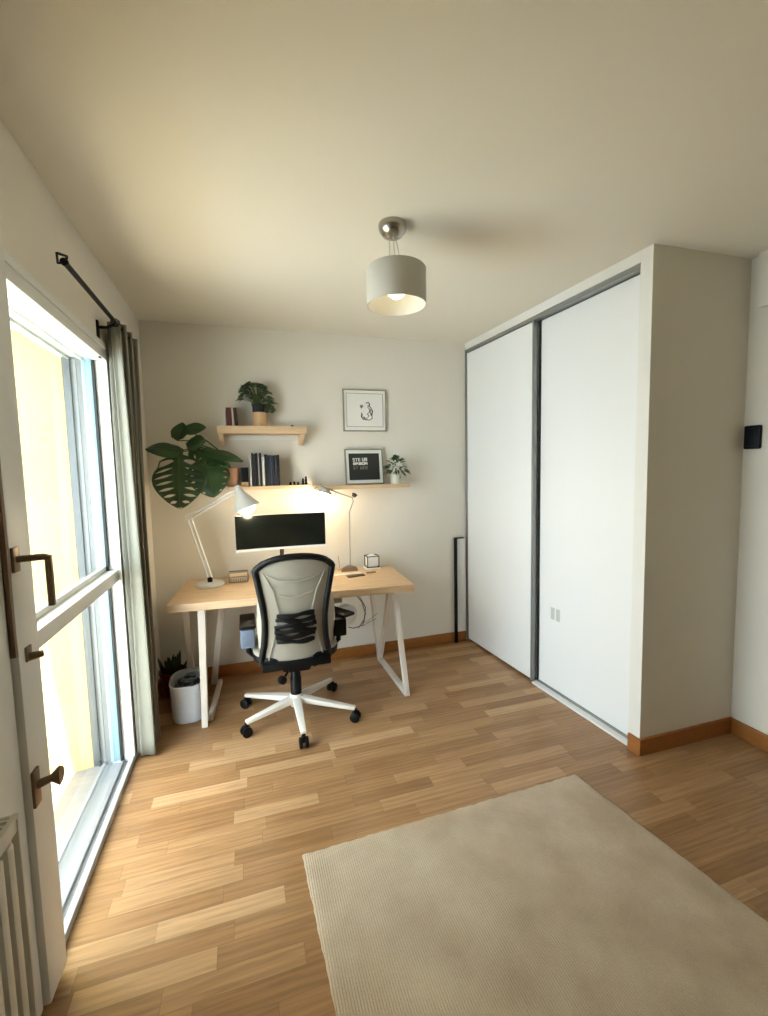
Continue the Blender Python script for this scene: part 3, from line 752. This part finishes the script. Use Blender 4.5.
def monstera_leaf(name, base, tip, W, parent, normal, mi_mat, nl=7, cut=.42, curl=.06, label=None):
    base, tip = V(base), V(tip); d = tip-base; L = d.length; d.normalize(); n = V(normal); n = (n - d*n.dot(d)).normalized(); a = d.cross(n).normalized()
    bb = B()
    def width(t): return W/2*(math.sin(PI*(.10+.90*t**.80))**.75)*(1.0) if t < 1 else 0
    def pt(t, s, side):
        # t along midrib, s 0..1 outwards; side ribs sweep forward
        tt = t + .16*s*(1-t) - .10*s*(t < .12)*(1)
        tt = max(-.12, tt)
        w = width(min(max(t, 0), 1))*s
        return base + d*L*tt + a*side*w - n*(curl*W*(s**2)*1.2 + curl*L*1.2*(tt**2)) 
    for side in (-1, 1):
        for i in range(nl):
            t0, t1 = i/nl, (i+1)/nl
            S = 14
            for k in range(S):
                s0, s1 = k/S, (k+1)/S
                def gap(s): return 0 if (s < cut or cut > 1) else .20*math.sin(PI*min(1, (s-cut)/(.93-cut)))*(t1-t0)
                g0, g1 = gap(s0), gap(s1)
                N = 3
                for j in range(N):
                    ta0 = t0+g0+(t1-t0-2*g0)*j/N; tb0 = t0+g0+(t1-t0-2*g0)*(j+1)/N
                    ta1 = t0+g1+(t1-t0-2*g1)*j/N; tb1 = t0+g1+(t1-t0-2*g1)*(j+1)/N
                    vs = [bb.bm.verts.new(pt(ta0,s0,side)), bb.bm.verts.new(pt(tb0,s0,side)), bb.bm.verts.new(pt(tb1,s1,side)), bb.bm.verts.new(pt(ta1,s1,side))]
                    f = bb.bm.faces.new(vs); f.smooth = True
    bmesh.ops.remove_doubles(bb.bm, verts=bb.bm.verts, dist=.0004)
    bb.tube([pt(t/8,0,1)+n*.001 for t in range(9)], [.003*(1-t/10) for t in range(9)], 5, mi=1)
    o = bb.build(name, [mi_mat, M_stem], parent, world=True, solid=.0012)
    return o

mp_ = V((-.075, 3.245, S2))
ms = thing('monstera_plant', 'large split-leaf monstera in terracotta pot spilling left off shelf', 'plant', mp_)
b = B(); b.lathe([(0,0),(.034,0),(.040,.01),(.046,.115),(.048,.118),(.048,.128),(.042,.128),(.040,.10),(0,.10)], n=28); b.build('pot', M_terra, ms)
b = B(); b.lathe([(0,.098),(.041,.098),(.03,.106),(0,.108)], n=20); b.build('soil', M_soil, ms)
crown = mp_ + V((0,0,.10))
leaves = [  # base(join with stem), tip, width, normal
 ((-.395,3.14,1.620), (-.395,3.02,1.275), .325, (-.02,-1,.22), 8, .22),
 ((-.240,3.15,1.590), (-.190,3.07,1.335), .270, (.12,-1,.30), 6, .7),
 ((-.405,3.17,1.700), (-.350,3.10,1.800), .11, (.5,-.8,-.2), 4, 2),
 ((-.375,3.17,1.770), (-.225,3.10,1.790), .10, (0,-.8,.5), 4, 2),
 ((-.365,3.18,1.640), (-.570,3.08,1.655), .14, (0,-.8,.7), 5, 2),
 ((-.350,3.16,1.680), (-.235,3.08,1.700), .13, (0,-.8,.5), 4, 2),
 ((-.240,3.16,1.640), (-.000,3.06,1.575), .11, (0,-.75,1), 5, 2),
 ((-.340,3.17,1.650), (-.090,3.11,1.545), .17, (.1,-.8,.8), 6, .4),
]
for (ba, ti, W, n_, nl, cut) in leaves:
    monstera_leaf('leaf', ba, ti, W, ms, n_, M_leafd, nl, cut)
b = B()
for (ba, *_r) in leaves:
    ba = V(ba); mid = crown.lerp(ba, .5)+V((0,.0,.07))
    b.tube([crown, crown.lerp(mid,.5)+V((0,0,.04)), mid, mid.lerp(ba,.6)+V((0,0,.015)), ba], [.005,.005,.0045,.004,.0035], 7)
b.build('stems', M_stem, ms, world=True)

# variegated plant, top shelf
vp = thing('variegated_plant', 'variegated leafy plant in a wooden cylinder on top shelf', 'plant', (.125, 3.25, S1))
b = B(); b.lathe([(0,0),(.050,0),(.052,.004),(.052,.098),(.048,.098),(.046,.07),(0,.07)], n=32); b.build('planter', M_cardb, vp)
b = B(); b.lathe([(.0,.06),(.042,.06),(.043,.145),(.046,.148),(.046,.154),(.040,.154),(.038,.14),(0,.14)], c=(-.006,0,0), n=28); b.build('inner_pot', M_dark, vp)
b = B(); random.seed(3)
for i in range(95):
    a = random.uniform(0, 2*PI); el = random.uniform(.1, 1.3); st = V((-.006,0,.14))
    c = st + V((math.cos(a)*math.cos(el)*.085-.02, math.sin(a)*math.cos(el)*.05, math.sin(el)*.135+.02))
    if i % 6 == 0: c = st + V((.065+random.uniform(0,.03), random.uniform(-.02,.02), random.uniform(-.045,.03)))
    b.tube([st, st.lerp(c,.5)+V((0,0,.01)), c], .0015, 5, mi=1)
    leaf_simple(b, c, (math.cos(a)+.2, math.sin(a)*.6-.5, random.uniform(-.3,.4)), random.uniform(.045,.065), random.uniform(.036,.052), .25, roll=random.uniform(-.6,.6))
b.build('foliage', [M_leafv, M_stem], vp)

# small bushy plant, lower right shelf
sp = thing('small_spider_plant', 'small bushy green plant in pale pot beside the letter board', 'plant', (1.118, 3.225, S3))
b = B(); b.lathe([(0,.004),(.036,.004),(.038,.0),(.041,.0),(.043,.075),(.040,.070),(.037,.008),(0,.008)], n=28); b.build('glass_pot', mat('pale_ceramic', (196,196,176), .3), sp)
b = B(); b.lathe([(0,.008),(.034,.008),(.036,.06),(0,.064)], n=20); b.build('soil', M_soil, sp)
b = B(); random.seed(5)
for i in range(120):
    a = random.uniform(0, 2*PI); el = random.uniform(.0, 1.45)
    st = V((0,0,.06)); d = V((math.cos(a)*math.cos(el), math.sin(a)*math.cos(el)*.7-.1, math.sin(el)+.1))
    c = st + V((d.x*.06, d.y*.04, d.z*.10+.02))
    leaf_simple(b, c, d + V((0,0,-.25)), random.uniform(.045,.07), random.uniform(.014,.022), .45, roll=random.uniform(-.5,.5))
b.tube([(.004,-.03,.0+.01), (.02,-.042,.05), (.012,-.02,.09)], .003, 6, mi=1); b.tube([(0,0,.05), (0,0,.12)], .006, 6, mi=1)
b.build('foliage', [M_leafm, M_stem], sp)

# spiky succulent on the floor behind the bin
su = thing('succulent_plant', 'dark spiky succulent in a red pot behind white bin', 'plant', (-.512, 3.17, 0))
b = B(); b.lathe([(0,0),(.062,0),(.070,.01),(.082,.15),(.086,.155),(.086,.175),(.078,.175),(.074,.14),(0,.14)], n=32); b.build('pot', M_redpot, su)
b = B(); random.seed(9)
b.lathe([(0,.13),(.074,.14),(0,.155)], n=20, mi=1)
for i in range(26):
    a = random.uniform(0, 2*PI); r = random.uniform(.01,.055); l = random.uniform(.09,.16)
    p = V((math.cos(a)*r, math.sin(a)*r, .14)); q = p + V((math.cos(a)*r*.7, math.sin(a)*r*.5, l))
    b.tube([p, p.lerp(q,.4), p.lerp(q,.8), q], [.010,.013,.008,.001], 6)
b.build('foliage', [mat('succulent_green', (40,58,32), .5, vary=.4, vscale=30), M_soil], su)

# ------------------------------------------------------------------ BIN
bn = thing('cable_bin', 'white oval plastic bin of cables beside the desk leg', 'bin', (-.383, 2.87, 0))
def oval(z, s, n=44):
    out = []
    for k in range(n):
        t = 2*PI*k/n; e = 2/2.8
        out.append(V((abs(math.cos(t))**e*math.copysign(1,math.cos(t))*.101*s, abs(math.sin(t))**e*math.copysign(1,math.sin(t))*.135*s, z)))
    return out
b = B(); rr = [[b.bm.verts.new(p) for p in oval(z, s)] for z, s in ((0,.80),(.004,.88),(.02,.93),(.10,.965),(.222,1.),(.228,1.025),(.236,1.02),(.236,.97),(.222,.955),(.03,.88),(.012,.8))]
for i in range(len(rr)-1):
    for k in range(44):
        f = b.bm.faces.new((rr[i][k], rr[i][(k+1)%44], rr[i+1][(k+1)%44], rr[i+1][k])); f.smooth = True
b.bm.faces.new(rr[0][::-1]); b.bm.faces.new(rr[-1]); b.build('shell', M_binw, bn)
b = B(); random.seed(11)
for i in range(10):
    a0 = random.uniform(0, 6.28); zz = .188+.005*i; rx = random.uniform(.03,.05)
    ox, oy = random.uniform(-.025,.025), random.uniform(-.05,.05)
    b.tube([(ox+rx*math.cos(a0+j*.6), oy+rx*1.1*math.sin(a0+j*.6), zz+.004*math.sin(j)) for j in range(12)], .005, 6, mi=i % 2)
b.lathe([(0,.02),(.075,.03),(.082,.12),(.086,.18),(.06,.188),(0,.19)], n=32, sy=1.32)
b.build('cables', [mat('cable_dark', (46,50,52), .45), mat('cable_silver', (150,152,150), .3, metal=.5)], bn)

# ------------------------------------------------------------------ FRAMES
def frame(label, x0, x1, z0, z1, y1, tilt, kind):
    w, h = x1-x0, z1-z0
    r = thing('picture_frame', label, 'picture frame', ((x0+x1)/2, y1, z0)); r.rotation_euler = (tilt, 0, 0)
    fw = .008 if kind == 'art' else .009; dp = .018
    bb = B()
    bb.box((-w/2,-dp,0), (-w/2+fw,0,h), .001); bb.box((w/2-fw,-dp,0), (w/2,0,h), .001)
    bb.box((-w/2+fw,-dp,0), (w/2-fw,0,fw), .001); bb.box((-w/2+fw,-dp,h-fw), (w/2-fw,0,h), .001)
    bb.build('moulding', mat('frame_grey_wood', (146,138,120), .5), r)
    bb = B(); bb.box((-w/2+fw,-dp+.006,fw), (w/2-fw,-.002,h-fw)); bb.build('mat_board', M_paper, r)
    if kind == 'art':
        ins = .026; ih0, ih1 = ins+.008, h-ins-.004; iw = w/2-ins
        bb = B(); t = .0025; yy = -dp+.0045
        bb.box((-iw,yy,ih0), (-iw+t,yy+.0015,ih1)); bb.box((iw-t,yy,ih0), (iw,yy+.0015,ih1)); bb.box((-iw+t,yy,ih0), (iw-t,yy+.0015,ih0+t)); bb.box((-iw+t,yy,ih1-t), (iw-t,yy+.0015,ih1))
        bb.build('print_border', mat('ink_dark', (70,68,62), .7), r)
        bb = B(); s = .001; ink = lambda pts, rad=.0022: bb.tube([(x_, yy, z_) for x_, z_ in [(cx-.01+(x__-cx+.01)*1.2, cz+(z__-cz)*1.15) for x__, z__ in pts]], rad*1.5, 5, flat=.6)
        cx, cz = .022, h*.46
        ink([(cx-.012,cz+.058),(cx+.004,cz+.066),(cx+.012,cz+.054),(cx+.008,cz+.040),(cx+.022,cz+.028),(cx+.030,cz+.006),(cx+.024,cz-.018),(cx+.028,cz-.040),(cx+.010,cz-.052),(cx-.012,cz-.050),(cx-.024,cz-.044),(cx-.028,cz-.030)], .0032)
        ink([(cx+.002,cz+.046),(cx+.000,cz+.030),(cx+.012,cz+.018),(cx+.008,cz-.002),(cx-.004,cz-.010),(cx+.004,cz-.024),(cx-.002,cz-.038),(cx-.020,cz-.040)], .0022)
        ink([(cx-.044,cz-.004),(cx-.040,cz-.016),(cx-.044,cz-.030),(cx-.036,cz-.044),(cx-.026,cz-.050)], .0034)
        ink([(cx+.018,cz+.020),(cx+.014,cz+.002),(cx+.020,cz-.020)], .0018)
        ink([(cx-.052,cz+.040),(cx-.047,cz+.046),(cx-.043,cz+.041),(cx-.038,cz+.046),(cx-.033,cz+.040),(cx-.043,cz+.024),(cx-.052,cz+.040)], .0024)
        ink([(cx-.047,cz+.038),(cx-.039,cz+.038),(cx-.043,cz+.030)], .003)
        bb.build('drawing', mat('ink_soft', (92,90,84), .8), r)
    else:
        bb = B(); yy = -dp+.004
        bb.box((-w/2+.030,yy,.034), (w/2-.030,yy+.002,h-.034)); bb.build('letter_felt', mat('felt_charcoal', (52,50,44), .95, bump=.6, bscale=300, stretch=(.1,1,3)), r)
        bb = B(); random.seed(21)
        def glyph(x_, z_, gw, gh, t_, segs):
            x_ = -.012+x_*.70-.012; z_ = h*.56+(z_-h*.5)*.8; gw *= .70; gh *= .70; t_ *= .75
            for (a0, c0, a1, c1) in segs:
                bb.box((x_+a0*gw-t_/2, yy-.0015, z_+c0*gh-t_/2), (x_+a1*gw+t_/2, yy+.0003, z_+c1*gh+t_/2), 0)
        G = {'a':[(0,0,0,1),(0,1,1,1),(1,0,1,1),(0,.5,1,.5)], 'b':[(0,1,1,1),(0,.5,0,1),(0,.5,1,.5),(1,0,1,.5),(0,0,1,0)], 'c':[(.5,0,.5,1),(0,1,1,1)], 'd':[(0,0,0,1),(0,0,1,0),(1,0,1,1)], 'e':[(0,0,0,1),(0,0,1,0),(0,.5,1,.5),(0,1,1,1)], 'o':[(0,0,0,1),(1,0,1,1),(0,0,1,0),(0,1,1,1)]}
        for q, g_ in enumerate('bce'): glyph(-.090+q*.030, h*.62, .018, .030, .006, G[g_])
        for q, g_ in enumerate('da'): glyph(.014+q*.030, h*.62, .020, .032, .007, G[g_])
        for q, g_ in enumerate('ea'): glyph(-.088+q*.030, h*.50, .022, .020, .007, G[g_])
        for q, g_ in enumerate('eoa'): glyph(-.022+q*.032, h*.50, .024, .020, .008, G[g_])
        bb.build('white_letters', M_paper, r)
        bb = B()
        for q, g_ in enumerate('oc'): glyph(-.088+q*.030, h*.34, .016, .026, .003, G[g_])
        bb.build('thin_letters', mat('thin_letter_grey', (150,146,134), .7), r); bb = B()
        for q, g_ in enumerate('deo'): glyph(-.012+q*.030, h*.34, .016, .026, .003, G[g_])
        bb.build('thin_letters', mat('thin_letter_grey', (168,164,150), .7), r)
    return r
frame('square framed ink drawing with tiny heart, hung highest', .740, 1.083, 1.782, 2.100, YB-.001, .0, 'art')
frame('framed dark letter board with white letters leaning on shelf', .736, 1.038, S3, S3+.272, YB-.050, -.11, 'board')

# ------------------------------------------------------------------ hooked rod in the corner
lp_ = thing('leaning_panel', 'narrow white panel with black edge standing by wardrobe corner', 'panel', (1.71, YB-.02, 0))
b = B(); b.box((1.682, YB-.020, .088), (WC.x-.012, YB-.008, .893), .003); b.build('board', M_wallw, lp_, world=True)
b = B(); b.box((1.655, YB-.032, .0), (1.680, YB-.016, .905), .002); b.box((1.681, YB-.032, .894), (1.745, YB-.016, .905), .002); b.build('edge_strip', M_iron, lp_, world=True)

# switch
b = B(); b.box((XR-.022, 1.565, 1.545), (XR, 1.640, 1.665), .008); b.box((XR-.026, 1.578, 1.56), (XR-.021, 1.627, 1.65), .006)
tag(b.build('wall_switch', M_black), 'black rounded switch plate on right wall by closet', 'switch')

# ------------------------------------------------------------------ CEILING LAMP
LP = V((.640, 1.83, H))
cl = thing('pendant_lamp', 'white drum pendant lamp with nickel ceiling cup', 'lamp', LP)
b = B(); b.lathe([(0,0),(.058,0),(.060,-.010),(.056,-.028),(.042,-.046),(.022,-.056),(0,-.058)], n=36); b.build('ceiling_cup', M_chrome, cl)
zt, zb_, R0 = -.158, -.308, .126
M_lw = mat('lamp_wire', (190,184,170), .4)
for a in (.2, 2.3, 4.4):
    b = B(); b.tube([(.016*math.cos(a), .016*math.sin(a), -.05), (.012+.03*math.cos(a), .03*math.sin(a), zt-.03)], .0016, 6); b.build('wire', M_lw, cl)
SO = (.012,0,-.02)
b = B(); b.lathe([(R0,zb_),(R0,zt-.006),(R0-.005,zt),(.02,zt),(.02,zt-.004),(R0-.008,zt-.008),(R0-.004,zb_),(R0,zb_)], c=SO, n=56); b.build('lamp_shade', M_shade, cl)
b = B(); b.tube([(.012,0,zt-.02), (.012,0,zt-.065)], .018, 16); b.build('socket', M_white, cl)
b = B(); b.lathe([(0,zt-.03),(.016,zt-.035),(.038,zt-.06),(.044,zt-.082),(.038,zt-.108),(.02,zt-.124),(0,zt-.128)], c=(.012,0,-.014), n=28); b.build('bulb', M_bulb2, cl)

# ------------------------------------------------------------------ LIGHTS
def light(name, typ, loc, energy, color=(1,1,1), size=.05, rot=None):
    l = bpy.data.lights.new(name, typ); l.energy = energy; l.color = color
    if typ in ('POINT',): l.shadow_soft_size = size
    o = bpy.data.objects.new(name, l); COL.objects.link(o); o.location = loc
    if rot: o.rotation_euler = rot
    return o
SUN = light('sun', 'SUN', (-3,-3,5), 53, (1,.87,.64)); SUN.data.angle = .01
SUN.rotation_euler = V((.10,.20,-.97)).to_track_quat('-Z','Y').to_euler()
light('pendant_bulb_light', 'POINT', LP+V((.012,0,zt-.165)), .02, (1,.86,.62), .04)
light('desk_bulb_light', 'POINT', bulbL, 2.0, (1,.84,.60), .03)
light('reading_bulb_light', 'POINT', hp+ax2*.05, 4.0, (1,.84,.58), .03)
po = bpy.data.lights.new('window_portal', 'AREA'); po.shape = 'RECTANGLE'; po.size = 1.1; po.size_y = 2.1
po.cycles.is_portal = True
p_ = bpy.data.objects.new('window_portal', po); COL.objects.link(p_); p_.location = (XL-.21, 1.95, 1.05); p_.rotation_euler = (0, -PI/2, 0)
w = bpy.data.worlds.new('World'); sc.world = w; w.use_nodes = True
bg = w.node_tree.nodes['Background']; bg.inputs[0].default_value = (.80,.91,1,1); bg.inputs[1].default_value = 9.0

# ------------------------------------------------------------------ CAMERA
yaw, pitch, roll, foc, ch_ = .3049, -.0835, -.0216, 441.75, 1.4736
cyw, syw = math.cos(yaw), math.sin(yaw)
f = V((syw*math.cos(pitch), cyw*math.cos(pitch), math.sin(pitch))); r = V((cyw, -syw, 0)); u = r.cross(f)
r2 = r*math.cos(roll)+u*math.sin(roll); u2 = -r*math.sin(roll)+u*math.cos(roll)
cam = bpy.data.cameras.new('camera'); co = bpy.data.objects.new('camera', cam); COL.objects.link(co)
M = Matrix((r2, u2, -f)).transposed().to_4x4(); M.translation = V((0,0,ch_)); co.matrix_world = M
cam.sensor_fit = 'HORIZONTAL'; cam.sensor_width = 36; cam.lens = 36*foc/768; cam.clip_start = .01
sc.camera = co
vs_ = sc.view_settings; vs_.view_transform = 'Standard'; vs_.look = 'None'; vs_.gamma = 1; vs_.use_curve_mapping = False; vs_.exposure = .68
